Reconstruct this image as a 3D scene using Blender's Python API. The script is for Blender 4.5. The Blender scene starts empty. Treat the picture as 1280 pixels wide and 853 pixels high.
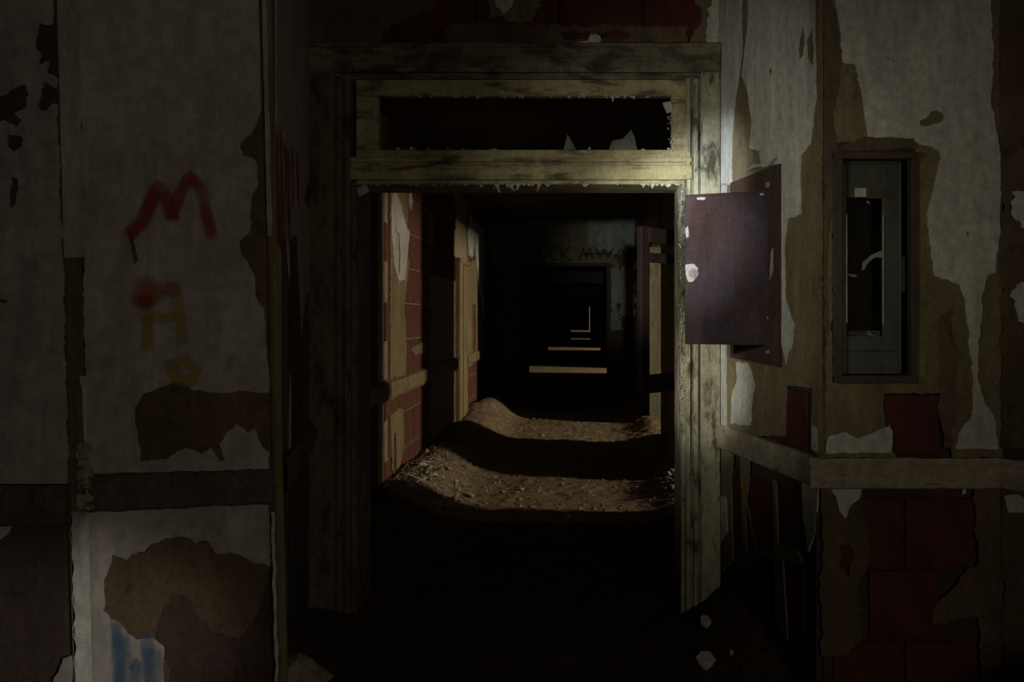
import bpy, bmesh, math, random
from mathutils import Vector, noise
from mathutils.geometry import tessellate_polygon
random.seed(7)
S = bpy.context.scene
C = S.collection

# ---------------------------------------------------------------- camera
cam = bpy.data.objects.new('camera', bpy.data.cameras.new('camera')); C.objects.link(cam)
cam.location = (0, 0, 1.55); cam.rotation_euler = (math.pi/2, 0, 0)
cam.data.lens = 28.125; cam.data.sensor_width = 36
cam.data.shift_x = -85/1280; cam.data.shift_y = -31.5/1280
cam.data.clip_start = .05; cam.data.clip_end = 300
S.camera = cam
S.view_settings.view_transform = 'Standard'; S.view_settings.look = 'None'
S.view_settings.gamma = 1; S.view_settings.exposure = 0.0
S.view_settings.use_curve_mapping = False
# ---------------------------------------------------------------- world and lights
W = bpy.data.worlds.new('night'); S.world = W; W.use_nodes = True
W.node_tree.nodes['Background'].inputs[0].default_value = (0.55, 0.35, 0.30, 1)
W.node_tree.nodes['Background'].inputs[1].default_value = 0.0006

def area(name, loc, target, size, size_y, power, color, spread=180):
    l = bpy.data.lights.new(name, 'AREA'); l.shape = 'RECTANGLE'
    l.size = size; l.size_y = size_y; l.energy = power; l.color = color; l.spread = math.radians(spread)
    o = bpy.data.objects.new(name, l); C.objects.link(o); o.location = loc
    o.rotation_euler = (Vector(target)-Vector(loc)).to_track_quat('-Z', 'Y').to_euler()
    return o
def spot(name, loc, target, power, color, deg, blend=1, radius=.05):
    l = bpy.data.lights.new(name, 'SPOT'); l.energy = power; l.color = color
    l.spot_size = math.radians(deg); l.spot_blend = blend; l.shadow_soft_size = radius
    o = bpy.data.objects.new(name, l); C.objects.link(o); o.location = loc
    o.rotation_euler = (Vector(target)-Vector(loc)).to_track_quat('-Z', 'Y').to_euler()
    return o
# dim warm fill added behind the camera to lift the left walls
area('room_fill', (1.35, -1.3, 1.5), (-1.2, 2.6, 1.3), 1.2, 1.2, 18.5, (1.0, .87, .68))
# hand torch held at the photographer's left, its cool pool on the door jamb and the metal box
spot('torch', (-1.52, 1.9, 1.85), (0.71, 3.97, 2.22), 640.0, (.80, .85, 1.0), 14, 1, .03)
spot('jamb_fill', (-1.52, 1.9, 1.85), (0.62, 3.97, 1.22), 260.0, (1, .97, .86), 15, 1, .03)  # second beam added from the torch position to brighten the lower jamb
spot('torch_spill', (-1.1, 1.45, 1.85), (0.76, 3.95, 1.92), 100.0, (1, .97, .84), 56, 1, .12)
# unseen fill spot added to brighten the corridor's end and right walls
spot('corridor_fill', (0.15, -.3, 1.75), (0.95, 13.5, 2.35), 1000.0, (.95, 1, .9), 14, 1, .04)
spot('strip_fill', (1.7, 0.9, .45), (-1.62, 2.53, .45), 200.0, (1, .96, .88), 15, 1, .04)  # unseen low spot added to brighten the narrow left return
# daylight falling through the side rooms on the right of the corridor
SIDE = [  # y0, y1 of the opening, source y, power, source x
    (6.22, 7.30, 5.5, 430), (9.70, 11.25, 8.5, 600),
    (21.6, 23.6, 20.8, 900), (36.0, 38.6, 35.4, 900), (52, 55, 51.5, 500), (78, 86, 77, 1200)]
for i, (a, b, sy, pw) in enumerate(SIDE):
    area('side_window_light', (7.2, sy, 2.3), (0.98, (a+b)/2, 1.3), .35, 1.1, pw, (1.0, .86, .66))

# ---------------------------------------------------------------- node helpers
def newmat(name):
    m = bpy.data.materials.new(name); m.use_nodes = True
    nt = m.node_tree; return m, nt, nt.nodes, nt.links, nt.nodes['Principled BSDF']
def mix_rgb(nt, fac, a, b, blend='MIX'):
    n = nt.nodes.new('ShaderNodeMix'); n.data_type = 'RGBA'; n.blend_type = blend
    for sock, v in ((0, fac), (6, a), (7, b)):
        if isinstance(v, (int, float)): n.inputs[sock].default_value = v
        elif isinstance(v, tuple): n.inputs[sock].default_value = (*v[:3], 1)
        else: nt.links.new(v, n.inputs[sock])
    return n.outputs[2]
def noise_n(nt, scale, detail=5, rough=.6, sx=(1, 1, 1), dist=0):
    tc = nt.nodes.new('ShaderNodeTexCoord'); mp = nt.nodes.new('ShaderNodeMapping')
    mp.inputs['Scale'].default_value = sx
    nt.links.new(tc.outputs['Object'], mp.inputs[0])
    n = nt.nodes.new('ShaderNodeTexNoise'); n.inputs['Scale'].default_value = scale
    n.inputs['Detail'].default_value = detail; n.inputs['Roughness'].default_value = rough
    n.inputs['Distortion'].default_value = dist
    nt.links.new(mp.outputs[0], n.inputs['Vector']); return n.outputs['Fac']
def ramp(nt, src, p0, p1, v0=0, v1=1):
    r = nt.nodes.new('ShaderNodeMapRange'); r.inputs[1].default_value = p0; r.inputs[2].default_value = p1
    r.inputs[3].default_value = v0; r.inputs[4].default_value = v1
    nt.links.new(src, r.inputs[0]); return r.outputs[0]
def bump(nt, bs, src, dist=.004, strength=.6):
    b = nt.nodes.new('ShaderNodeBump'); b.inputs['Distance'].default_value = dist; b.inputs['Strength'].default_value = strength
    nt.links.new(src, b.inputs['Height']); nt.links.new(b.outputs[0], bs.inputs['Normal'])
def surf(name, c1, c2, c3, scale=3, stretch=(1, 1, 1), rough=.85, fine=40, bd=.003, lo=.35, hi=.65, spots=(.60, .68), spotscale=9, metal=0, spec=.3):
    m, nt, N, L, bs = newmat(name)
    a = ramp(nt, noise_n(nt, scale, 6, .62, stretch), lo, hi)
    c = mix_rgb(nt, a, c1, c2)
    s = ramp(nt, noise_n(nt, spotscale, 7, .7, stretch, .4), *spots)
    c = mix_rgb(nt, s, c, c3)
    g = ramp(nt, noise_n(nt, 13, 8, .75, (1, 1, .22), .2), .36, .68, .68, 1.12)
    gm = nt.nodes.new('ShaderNodeMix'); gm.data_type = 'RGBA'; gm.blend_type = 'MULTIPLY'; gm.inputs[0].default_value = 1
    cmb = nt.nodes.new('ShaderNodeCombineColor')
    for q_ in range(3): L.new(g, cmb.inputs[q_])
    L.new(c, gm.inputs[6]); L.new(cmb.outputs[0], gm.inputs[7]); c = gm.outputs[2]
    f = noise_n(nt, fine, 6, .7)
    c = mix_rgb(nt, ramp(nt, f, .3, .7, .62, 1), (0, 0, 0), c)
    L.new(c, bs.inputs['Base Color'])
    bs.inputs['Roughness'].default_value = rough; bs.inputs['Metallic'].default_value = metal
    bs.inputs['Specular IOR Level'].default_value = spec
    bump(nt, bs, f, bd)
    return m
M = {}
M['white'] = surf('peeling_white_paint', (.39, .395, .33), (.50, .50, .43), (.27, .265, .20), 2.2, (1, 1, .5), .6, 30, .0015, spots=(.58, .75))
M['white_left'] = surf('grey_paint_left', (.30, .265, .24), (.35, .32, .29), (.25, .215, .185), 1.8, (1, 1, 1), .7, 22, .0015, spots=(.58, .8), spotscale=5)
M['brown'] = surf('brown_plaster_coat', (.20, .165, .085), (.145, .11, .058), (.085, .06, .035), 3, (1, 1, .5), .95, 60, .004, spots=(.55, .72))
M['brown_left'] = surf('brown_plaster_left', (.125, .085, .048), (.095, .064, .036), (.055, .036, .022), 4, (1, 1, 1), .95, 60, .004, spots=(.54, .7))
M['mortar'] = surf('mortar', (.07, .045, .03), (.04, .026, .018), (.02, .012, .009), 5, rough=.95)
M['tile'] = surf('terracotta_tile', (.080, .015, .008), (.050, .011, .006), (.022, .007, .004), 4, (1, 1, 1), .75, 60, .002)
M['tile_lit'] = surf('side_lit_terracotta_tile', (.125, .042, .022), (.085, .030, .016), (.14, .095, .055), 4, (1, 1, 1), .8, 60, .003)  # brighter tile copy, the side light put into its colour
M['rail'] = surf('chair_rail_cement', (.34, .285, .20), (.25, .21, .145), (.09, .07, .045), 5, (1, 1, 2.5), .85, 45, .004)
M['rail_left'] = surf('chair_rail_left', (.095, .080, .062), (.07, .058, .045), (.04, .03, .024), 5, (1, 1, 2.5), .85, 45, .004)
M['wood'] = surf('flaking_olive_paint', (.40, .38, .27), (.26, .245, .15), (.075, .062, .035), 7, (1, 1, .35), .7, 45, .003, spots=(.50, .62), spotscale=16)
M['wood_shade'] = surf('shaded_olive_paint', (.15, .125, .075), (.10, .08, .05), (.045, .03, .02), 7, (1, 1, .35), .8, 45, .003, spots=(.50, .62), spotscale=16)  # olive paint darkened to carry the shade on the left casing
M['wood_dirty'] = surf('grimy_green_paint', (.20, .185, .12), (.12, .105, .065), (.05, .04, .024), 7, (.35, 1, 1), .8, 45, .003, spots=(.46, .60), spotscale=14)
M['bar'] = surf('flaking_olive_bar', (.40, .35, .18), (.29, .25, .13), (.09, .075, .04), 7, (.3, 1, 1.4), .7, 45, .003, spots=(.52, .64), spotscale=14)
M['dark'] = surf('dark_plaster', (.075, .05, .038), (.05, .03, .024), (.025, .014, .012), 2, rough=.95)  # one very dark plaster for ceilings, side rooms, cross walls and patches
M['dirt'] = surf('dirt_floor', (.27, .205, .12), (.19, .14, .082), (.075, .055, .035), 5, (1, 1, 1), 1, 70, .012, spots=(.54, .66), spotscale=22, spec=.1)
M['rubble'] = surf('plaster_rubble', (.34, .31, .25), (.20, .16, .10), (.09, .07, .045), 9, rough=.95, bd=.003)
M['flake'] = surf('pale_plaster_flake', (.42, .41, .37), (.36, .35, .32), (.25, .24, .2), 6, rough=.8)
M['metal'] = surf('maroon_steel', (.056, .036, .040), (.038, .031, .047), (.056, .031, .027), 4, (1, 1, .7), .75, 55, .0015, spots=(.46, .66), spotscale=6, metal=0, spec=.06)
M['metal_dark'] = surf('rusted_maroon_plate', (.070, .044, .030), (.052, .034, .025), (.025, .015, .011), 6, (1, 1, .7), .8, 55, .0015, metal=0, spec=.08)
M['green'] = surf('green_painted_steel', (.046, .052, .036), (.034, .039, .028), (.025, .02, .012), 5, (1, 1, .4), .45, 50, .001, spots=(.56, .7))
M['green_brown'] = surf('stained_frame_paint', (.062, .048, .026), (.045, .034, .02), (.022, .014, .01), 6, (1, 1, .5), .7, 50, .002)
M['chrome'] = surf('worn_bright_metal', (.45, .46, .44), (.36, .37, .35), (.2, .2, .18), 8, rough=.35, metal=.6)
M['dark_wood'] = surf('charred_wood', (.038, .020, .016), (.026, .013, .011), (.014, .008, .007), 6, (1, 1, .3), .7, 50, .002)
M['far_wall'] = surf('far_wall_plaster', (.155, .14, .085), (.12, .11, .07), (.06, .05, .03), 3, rough=.9)
M['far_grey'] = surf('far_wall_grey_paint', (.24, .25, .225), (.18, .19, .165), (.08, .08, .06), 5, rough=.9)
M['yellow_trim'] = surf('ochre_trim', (.23, .18, .085), (.16, .12, .06), (.07, .05, .03), 6, (1, 1, .4), .8, 50, .002)
def glassmat():
    m, nt, N, L, bs = newmat('dirty_glass')
    bs.inputs['Base Color'].default_value = (.30, .32, .28, 1); bs.inputs['Roughness'].default_value = .35
    bs.inputs['Transmission Weight'].default_value = .55; bs.inputs['IOR'].default_value = 1.45
    return m
M['glass'] = glassmat()
def glass2():
    m, nt, N, L, bs = newmat('clear_pane')
    bs.inputs['Base Color'].default_value = (.7, .75, .7, 1); bs.inputs['Roughness'].default_value = .05
    bs.inputs['Transmission Weight'].default_value = 1; bs.inputs['IOR'].default_value = 1.3
    return m
M['pane'] = glass2()
def paint(name, col, strength=1.0, ns=12, lo=.25, hi=.6):
    m, nt, N, L, bs = newmat(name)
    bs.inputs['Base Color'].default_value = (*col, 1); bs.inputs['Roughness'].default_value = .8
    at = nt.nodes.new('ShaderNodeAttribute'); at.attribute_name = 'cover'
    f = ramp(nt, noise_n(nt, ns, 6, .7), lo, hi, .35, 1)
    mu = nt.nodes.new('ShaderNodeMath'); mu.operation = 'MULTIPLY'
    L.new(at.outputs['Fac'], mu.inputs[0]); L.new(f, mu.inputs[1])
    m2 = nt.nodes.new('ShaderNodeMath'); m2.operation = 'MULTIPLY'; m2.inputs[1].default_value = strength
    L.new(mu.outputs[0], m2.inputs[0])
    tr = nt.nodes.new('ShaderNodeBsdfTransparent'); mx = nt.nodes.new('ShaderNodeMixShader')
    L.new(m2.outputs[0], mx.inputs[0]); L.new(tr.outputs[0], mx.inputs[1]); L.new(bs.outputs[0], mx.inputs[2])
    L.new(mx.outputs[0], nt.nodes['Material Output'].inputs[0])
    return m
M['red_spray'] = paint('red_spray_paint', (.20, .006, .018), .92)
M['dark_spray'] = paint('dark_spray_paint', (.045, .020, .018), .95)
M['yellow_spray'] = paint('yellow_spray_paint', (.23, .19, .02), .75, 25)
M['orange_spray'] = paint('orange_spray_paint', (.23, .06, .015), .8, 25)
M['blue_spray'] = paint('blue_spray_paint', (.03, .085, .15), .8, 8, .35, .7)

# ---------------------------------------------------------------- object helpers
def link(name, me, mat=None, parent=None, kind=None):
    o = bpy.data.objects.new(name, me); C.objects.link(o)
    if mat and not me.materials: me.materials.append(M[mat] if isinstance(mat, str) else mat)
    if parent: o.parent = parent
    if kind: o['kind'] = kind
    return o
def from_bm(name, bm, mat, parent=None, kind=None, smooth=False):
    me = bpy.data.meshes.new(name)
    bmesh.ops.recalc_face_normals(bm, faces=bm.faces)
    bm.to_mesh(me); bm.free()
    if smooth:
        for p in me.polygons: p.use_smooth = True
    return link(name, me, mat, parent, kind)
def tag(o, label, cat, group=None):
    o['label'] = label; o['category'] = cat
    if group: o['group'] = group
    return o
def empty(name, loc, label=None, cat=None, kind=None):
    o = bpy.data.objects.new(name, None); C.objects.link(o); o.location = loc; o.empty_display_size = .1
    if label: tag(o, label, cat)
    if kind: o['kind'] = kind
    return o
def child(o, root):   # keep the world-space shape of o while root sits elsewhere
    o.parent = root; o.matrix_parent_inverse = root.matrix_basis.inverted()
    return o
def box(bm, x0, x1, y0, y1, z0, z1, jag=0):
    v = [bm.verts.new((x, y, z)) for x in (x0, x1) for y in (y0, y1) for z in (z0, z1)]
    for f in ((0, 1, 3, 2), (4, 6, 7, 5), (0, 4, 5, 1), (2, 3, 7, 6), (0, 2, 6, 4), (1, 5, 7, 3)):
        bm.faces.new([v[i] for i in f])
    return v
def boxobj(name, dims, mat, parent=None, kind=None, bev=.0):
    bm = bmesh.new()
    for d in (dims if isinstance(dims[0], (tuple, list)) else [dims]): box(bm, *d)
    if bev: bmesh.ops.bevel(bm, geom=bm.edges[:], offset=bev, segments=1, affect='EDGES')
    return from_bm(name, bm, mat, parent, kind)

class Plane:
    """a vertical wall surface through floor points a, b; normal points at the viewer's side"""
    def __init__(s, a, b):
        s.a = Vector((a[0], a[1])); d = Vector((b[0]-a[0], b[1]-a[1])); s.len = d.length
        s.d = d.normalized(); n = Vector((s.d.y, -s.d.x))
        if n.dot(Vector((0, 0)) - s.a) < 0: n = -n
        s.n = n
    def uz(s, px, py):
        k = (px-725)/1000.0      # meet the sight line x = k y with the wall
        den = s.d.x - k*s.d.y
        u = (k*s.a.y - s.a.x)/den
        y = s.a.y + u*s.d.y
        return Vector((u, 1.55-(py-395)/1000.0*y))
    def w(s, u, z, off=0):
        p = s.a + s.d*u + s.n*off
        return Vector((p.x, p.y, z))
def ragged(pts, amp, step, seed, keep=None):
    out = []; n = len(pts)
    for i in range(n):
        a, b = pts[i], pts[(i+1) % n]
        L = (b-a).length; k = max(1, int(L/step))
        if keep and i in keep: out.append(a); continue
        nr = Vector((-(b-a).y, (b-a).x)).normalized() if L > 1e-6 else Vector((0, 0))
        for j in range(k):
            t = j/k; p = a.lerp(b, t)
            e = min(1, 4*t*(1-t)+.25)
            q = Vector((p.x*9+seed*3.1, p.y*9, seed))
            h = 1.2*noise.noise(q) + .9*noise.noise(q*3.1) + .8*noise.noise(q*7.3) + .45*noise.noise(q*15.7)
            out.append(p + nr*h*amp*e)
    return out
SEED = [0]
def slab(name, P, outline, holes, o0, o1, mat, parent=None, kind=None, amp=.016, step=.009, keep=None, px=True, straight=False, flutter=0):
    """sheet of plaster on wall plane P: front at o1, edges back to o0; outline/holes in sight-line or (u,z) coordinates"""
    SEED[0] += 1
    conv = (lambda q: P.uz(*q)) if px else (lambda q: Vector(q))
    loops = [[conv(q) for q in outline]] + [[conv(q) for q in h] for h in holes]
    if not straight:
        loops = [ragged(l, amp, step, SEED[0]+i*.37, keep if i == 0 else None) for i, l in enumerate(loops)]
    bm = bmesh.new(); flat = []
    for l in loops: flat += l
    fl = [flutter*max(0, noise.noise(Vector((q.x*14, q.y*14, 3.3)))) for q in flat]
    vf = [bm.verts.new(P.w(q.x, q.y, o1+f)) for q, f in zip(flat, fl)]
    vb = [bm.verts.new(P.w(q.x, q.y, o0)) for q in flat]
    for t in tessellate_polygon([[Vector((q.x, q.y, 0)) for q in l] for l in loops]):
        try: bm.faces.new([vf[i] for i in t])
        except ValueError: pass
    for f in bm.faces:
        f.normal_update()
        if f.normal.dot(Vector((P.n.x, P.n.y, 0))) < 0: f.normal_flip()
    k = 0
    for l in loops:
        n = len(l)
        for i in range(n):
            j = (i+1) % n
            try: bm.faces.new((vf[k+i], vf[k+j], vb[k+j], vb[k+i]))
            except ValueError: pass
        k += n
    me = bpy.data.meshes.new(name); bm.to_mesh(me); bm.free()
    return link(name, me, mat, parent, kind)
def inside(pt, poly):
    r = False; n = len(poly)
    for i in range(n):
        a, b = poly[i], poly[(i+1) % n]
        if (a[1] > pt[1]) != (b[1] > pt[1]) and pt[0] < (b[0]-a[0])*(pt[1]-a[1])/(b[1]-a[1])+a[0]: r = not r
    return r
TILE = {}
def tiles(P, u0, u1, z0, z1, tw, th, mat, parent, skip=(), only=None, name='tile', gap=.011, stag=True):
    key = (tw, th, mat)
    if key not in TILE:
        bm = bmesh.new(); box(bm, 0, tw-gap, -.018, .0, 0, th-gap)
        bmesh.ops.bevel(bm, geom=[e for e in bm.edges if all(abs(v.co.y) < 1e-6 for v in e.verts)], offset=.004, segments=1, affect='EDGES')
        bmesh.ops.recalc_face_normals(bm, faces=bm.faces)
        me = bpy.data.meshes.new(name); bm.to_mesh(me); bm.free(); me.materials.append(M[mat]); TILE[key] = me
    me = TILE[key]; r = 0; z = z0
    ang = math.atan2(P.d.y, P.d.x)
    flip = P.n.dot(Vector((P.d.y, -P.d.x))) > 0
    while z + th*.6 < z1:
        u = u0 - (tw/2 if (r % 2 and stag) else 0)
        while u < u1-.02:
            c = (u+tw/2, z+th/2)
            if not any(inside(c, s) for s in skip) and (only is None or any(inside(c, s) for s in only)) and u > u0-.02 and u+tw < u1+.03:
                o = bpy.data.objects.new(name, me); C.objects.link(o)
                off = random.uniform(-.002, .004)
                if flip:
                    p = P.w(u+tw-gap, z, off); o.rotation_euler = (0, 0, ang+math.pi)
                else:
                    p = P.w(u, z, off); o.rotation_euler = (0, 0, ang)
                o.location = p; o.parent = parent
            u += tw
        z += th; r += 1

def stroke(name, P, pts, width, off, mat, parent, fade=.0, px=True, wob=.15):
    """sprayed line on plane P, soft-edged by its cover attribute"""
    SEED[0] += 1
    q = [(P.uz(p[0], p[1]) if px else Vector(p[:2])) for p in pts]
    # Catmull-like resample
    path = []
    for i in range(len(q)-1):
        k = max(2, int((q[i+1]-q[i]).length/.01))
        for j in range(k): path.append(q[i].lerp(q[i+1], j/k))
    path.append(q[-1])
    bm = bmesh.new(); lay = bm.verts.layers.float.new('cover')
    prof = [(-1, 0), (-.6, .75), (0, 1), (.6, .75), (1, 0)]
    rows = []; n = len(path)
    ext0 = path[0]-(path[1]-path[0]).normalized()*width*.5; ext1 = path[-1]+(path[-1]-path[-2]).normalized()*width*.5
    full = [ext0]+path+[ext1]
    for i, p in enumerate(full):
        a = full[max(0, i-2)]; b = full[min(len(full)-1, i+2)]
        t = (b-a).normalized(); nr = Vector((-t.y, t.x))
        wd = width*.5*(1+wob*noise.noise(Vector((i*.13, SEED[0], 0))))
        endf = 0 if i in (0, len(full)-1) else 1
        row = []
        for s, c in prof:
            v = bm.verts.new(P.w(*(p+nr*s*wd), off)); v[lay] = c*endf*(1-fade*abs(noise.noise(Vector((i*.07, SEED[0], 5)))))
            row.append(v)
        rows.append(row)
    for r0, r1 in zip(rows, rows[1:]):
        for j in range(4): bm.faces.new((r0[j], r0[j+1], r1[j+1], r1[j]))
    me = bpy.data.meshes.new(name); bm.to_mesh(me); bm.free()
    return link(name, me, mat, parent)
def blob(name, P, px, py, rx, ry, off, mat, parent, inner=.5):
    SEED[0] += 1
    c = P.uz(px, py); e = P.uz(px+rx, py); f = P.uz(px, py+ry)
    rx, ry = abs(e.x-c.x), abs(f.y-c.y)
    bm = bmesh.new(); lay = bm.verts.layers.float.new('cover')
    cv = bm.verts.new(P.w(c.x, c.y, off)); cv[lay] = 1; prev = None
    rings = []
    for r, cov in ((.33, .9), (inner, .7), (1, 0)):
        ring = []
        for k in range(20):
            t = k*math.tau/20; rr = r*(1+.25*noise.noise(Vector((math.cos(t)*2, math.sin(t)*2, SEED[0]))))
            v = bm.verts.new(P.w(c.x+math.cos(t)*rx*rr, c.y+math.sin(t)*ry*rr, off)); v[lay] = cov; ring.append(v)
        rings.append(ring)
    for k in range(20):
        j = (k+1) % 20; bm.faces.new((cv, rings[0][k], rings[0][j]))
        for a, b in zip(rings, rings[1:]): bm.faces.new((a[k], b[k], b[j], a[j]))
    me = bpy.data.meshes.new(name); bm.to_mesh(me); bm.free()
    return link(name, me, mat, parent)
def chunk(bm, c, r, rnd=random, flat=1.0):
    """an irregular broken lump"""
    m = bmesh.ops.create_icosphere(bm, subdivisions=2 if r > .06 else 1, radius=1)
    e = (rnd.uniform(0, 3), rnd.uniform(0, 3), rnd.uniform(0, 3))
    from mathutils import Euler, Matrix
    R = Euler((rnd.uniform(-.4, .4), rnd.uniform(-.4, .4), rnd.uniform(0, 6))).to_matrix()
    sx, sy, sz = r*rnd.uniform(.6, 1.2), r*rnd.uniform(.5, 1.0), r*rnd.uniform(.35, .7)*flat
    for v in m['verts']:
        f = rnd.uniform(.72, 1.12)
        v.co = R @ Vector((v.co.x*sx*f, v.co.y*sy*f, v.co.z*sz*f)) + Vector(c)
def flap(bm, base, dirv, size, curl, w):
    """a curled shred of paint: narrow strip of 4 bent segments ending in a ragged point"""
    side = Vector((1, 0, 0)) if abs(dirv.x) < .7 else Vector((0, 1, 0))
    p = Vector(base); prev = None; d = dirv.normalized()
    for i in range(5):
        t = i/4; ww = w*(1-.75*t)*random.uniform(.7, 1.2)
        a = bm.verts.new(p-side*ww*.5); b = bm.verts.new(p+side*ww*.5+Vector((0, 0, random.uniform(-.003, .003))))
        if prev: bm.faces.new((prev[0], prev[1], b, a))
        prev = (a, b); p = p + d*size/4; d = (d + curl*.35).normalized()

# ================================================================ SETTING
XL, XR = -1.60, .98         # corridor walls
CEIL = 3.22
# ---- floor with the dirt and rubble banks along the walls
def bank(x, y, cx, cy, rx, ry, h):
    d = ((x-cx)/rx)**2+((y-cy)/ry)**2
    return h*math.exp(-d*1.6)
def fz(x, y):
    z = .012*noise.noise(Vector((x*3, y*3, 0)))+.011*noise.noise(Vector((x*11, y*11, 2)))+.009*noise.noise(Vector((x*28, y*28, 4)))
    if y > 4.2:
        n = 1+.4*noise.noise(Vector((x*1.5, y*1.3, 9)))
        dl = max(0, x-XL); dr = max(0, XR-x)
        gl = .15+.10*max(0, math.sin((y-5.0)*.9)) if y < 14 else .05
        z += .17*math.exp(-(dl/.36)**2)*n + .12*math.exp(-(dr/.30)**2)*n
        z += bank(x, y, -1.22, 7.0, .22, .35, .05) + bank(x, y, -1.3, 12.0, .3, .6, .10)
        z += bank(x, y, .80, 6.9, .30, .5, .06)
        z += .012*abs(noise.noise(Vector((x*9, y*9, 7))))
    z += bank(x, y, .98, 4.0, .45, .75, .40) + bank(x, y, 1.75, 2.45, .55, .45, .50)
    z += bank(x, y, -1.25, 3.0, .45, .55, .34) + .10*math.exp(-((x+1.3)/.3)**2)*(1 if y > 2.7 else 0)
    return z
def grid(name, x0, x1, y0, y1, st, parent=None, mat='dirt'):
    nx = int((x1-x0)/st); ny = int((y1-y0)/st); V = []; F = []
    for j in range(ny+1):
        for i in range(nx+1):
            x = x0+(x1-x0)*i/nx; y = y0+(y1-y0)*j/ny; V.append((x, y, fz(x, y)))
    for j in range(ny):
        for i in range(nx):
            a = j*(nx+1)+i; F.append((a, a+1, a+nx+2, a+nx+1))
    me = bpy.data.meshes.new(name); me.from_pydata(V, [], F); me.update()
    for p in me.polygons: p.use_smooth = True
    return link(name, me, mat, parent, 'structure')
M['shade_dirt'] = surf('shaded_floor_dirt', (.085, .055, .034), (.055, .033, .022), (.025, .013, .010), 5, rough=1, fine=70, bd=.01, spec=.05)  # darker copy of the floor dirt, shade of the front floor painted in
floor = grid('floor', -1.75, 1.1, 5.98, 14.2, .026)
f5 = grid('floor_slab', -1.75, 1.1, 3.9, 5.98, .026, floor, 'shade_dirt'); del f5['kind']
f2 = grid('floor_slab', -3.4, 3.2, -2.6, 3.9, .04, floor, 'shade_dirt'); del f2['kind']
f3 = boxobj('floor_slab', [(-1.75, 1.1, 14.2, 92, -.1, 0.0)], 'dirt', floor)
f4 = None
for i, (a, b, sy, pw) in enumerate(SIDE):
    boxobj('floor_slab', (1.1, 8.2, a-2.0, b+1.0, -.1, 0.0), 'dirt', floor)

# ---- ceilings
ceil = boxobj('ceiling', [(-3.4, 3.2, -2.6, 4.0, 3.5, 3.6)], 'dark', None, 'structure')
boxobj('ceiling_slab', [(-1.8, 1.2, 4.25, 92, CEIL, CEIL+.1)], 'dark', ceil)

# ---- door wall at y = 4
D = Plane((-3, 4.0), (3, 4.0))
wf = boxobj('wall_front', [(-2.2, -1.13, 4.03, 4.27, 0, 3.5), (.52, 1.6, 4.03, 4.27, 0, 3.5), (-1.13, .52, 4.03, 4.27, 2.80, 3.5)], 'mortar', None, 'structure')
T = Plane((-1.40, 4.012), (.75, 4.012))
def X(px, y=4.0): return (px-725)*y/1000
def Z(py, y=4.0): return 1.55-(py-395)*y/1000
tiles(T, .04, 2.15, 2.92, 3.5, .42, .255, 'tile', wf, name='tile', stag=True)
slab('plaster_coat', T, [(380, -80), (560, -80), (545, 10), (490, 30), (470, 62), (380, 62)], [], 0, .012, 'brown_left', wf)
slab('plaster_coat', T, [(610, -40), (690, -40), (665, 28), (640, 30), (612, 22)], [], 0, .010, 'brown', wf)
slab('white_paint', T, [(618, -30), (648, -30), (640, 12), (628, 20), (620, 8)], [], .010, .013, 'white', wf)
slab('plaster_coat', T, [(826, -60), (926, -60), (926, 66), (850, 66), (868, 44), (878, 20), (868, 0)], [], 0, .012, 'brown', wf)
slab('white_paint', T, [(884, -60), (926, -60), (926, 68), (878, 62), (884, 34), (890, 8)], [], .012, .016, 'white', wf)
slab('mortar_smear', T, [(560, 30), (860, 34), (862, 62), (560, 62)], [[(700, 40), (790, 42), (784, 50), (706, 50)]], 0, .006, 'brown_left', wf)
slab('white_paint', T, [(700, 58), (735, 52), (738, 44), (750, 46), (751, 60)], [], .006, .012, 'white', wf, amp=.004)
slab('plaster_coat', T, [(344, -80), (386, -80), (388, 60), (384, 900), (344, 900)], [], 0, .008, 'brown_left', wf)

# ---- door frame with transom
df = empty('door_1', (X(650), 4.0, 0), kind='structure')
def casing(name, strips, parent, mat='wood'):
    bm = bmesh.new()
    for s in strips: box(bm, *s)
    bmesh.ops.bevel(bm, geom=bm.edges[:], offset=.003, segments=1, affect='EDGES')
    return child(from_bm(name, bm, mat), parent)
def v_strip(p0, p1, f, z0, z1): return (X(p0), X(p1), 4.0-f, 4.03, z0, z1)
TOP = Z(60)
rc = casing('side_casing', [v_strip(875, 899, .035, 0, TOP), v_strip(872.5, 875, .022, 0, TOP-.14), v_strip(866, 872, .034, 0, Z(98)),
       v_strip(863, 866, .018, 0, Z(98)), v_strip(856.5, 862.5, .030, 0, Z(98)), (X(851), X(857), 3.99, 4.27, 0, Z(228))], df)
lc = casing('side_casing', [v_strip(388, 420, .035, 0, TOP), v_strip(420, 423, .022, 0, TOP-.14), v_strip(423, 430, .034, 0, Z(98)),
       v_strip(430, 433, .018, 0, Z(98)), v_strip(433, 440, .030, 0, Z(98)), (X(440), X(446), 3.99, 4.27, 0, Z(228))], df, 'wood_shade')
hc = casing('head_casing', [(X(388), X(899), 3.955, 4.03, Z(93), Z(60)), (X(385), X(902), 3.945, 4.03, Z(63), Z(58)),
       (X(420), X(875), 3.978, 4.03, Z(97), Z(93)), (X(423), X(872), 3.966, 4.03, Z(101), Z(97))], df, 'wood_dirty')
tb = casing('transom_bar', [(X(440), X(864), 3.965, 4.2, Z(226), Z(208)), (X(440), X(864), 3.978, 4.2, Z(208), Z(204)),
       (X(440), X(864), 3.968, 4.2, Z(204), Z(198)), (X(446), X(856), 3.985, 4.27, Z(231), Z(226))], df, 'bar')
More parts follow.
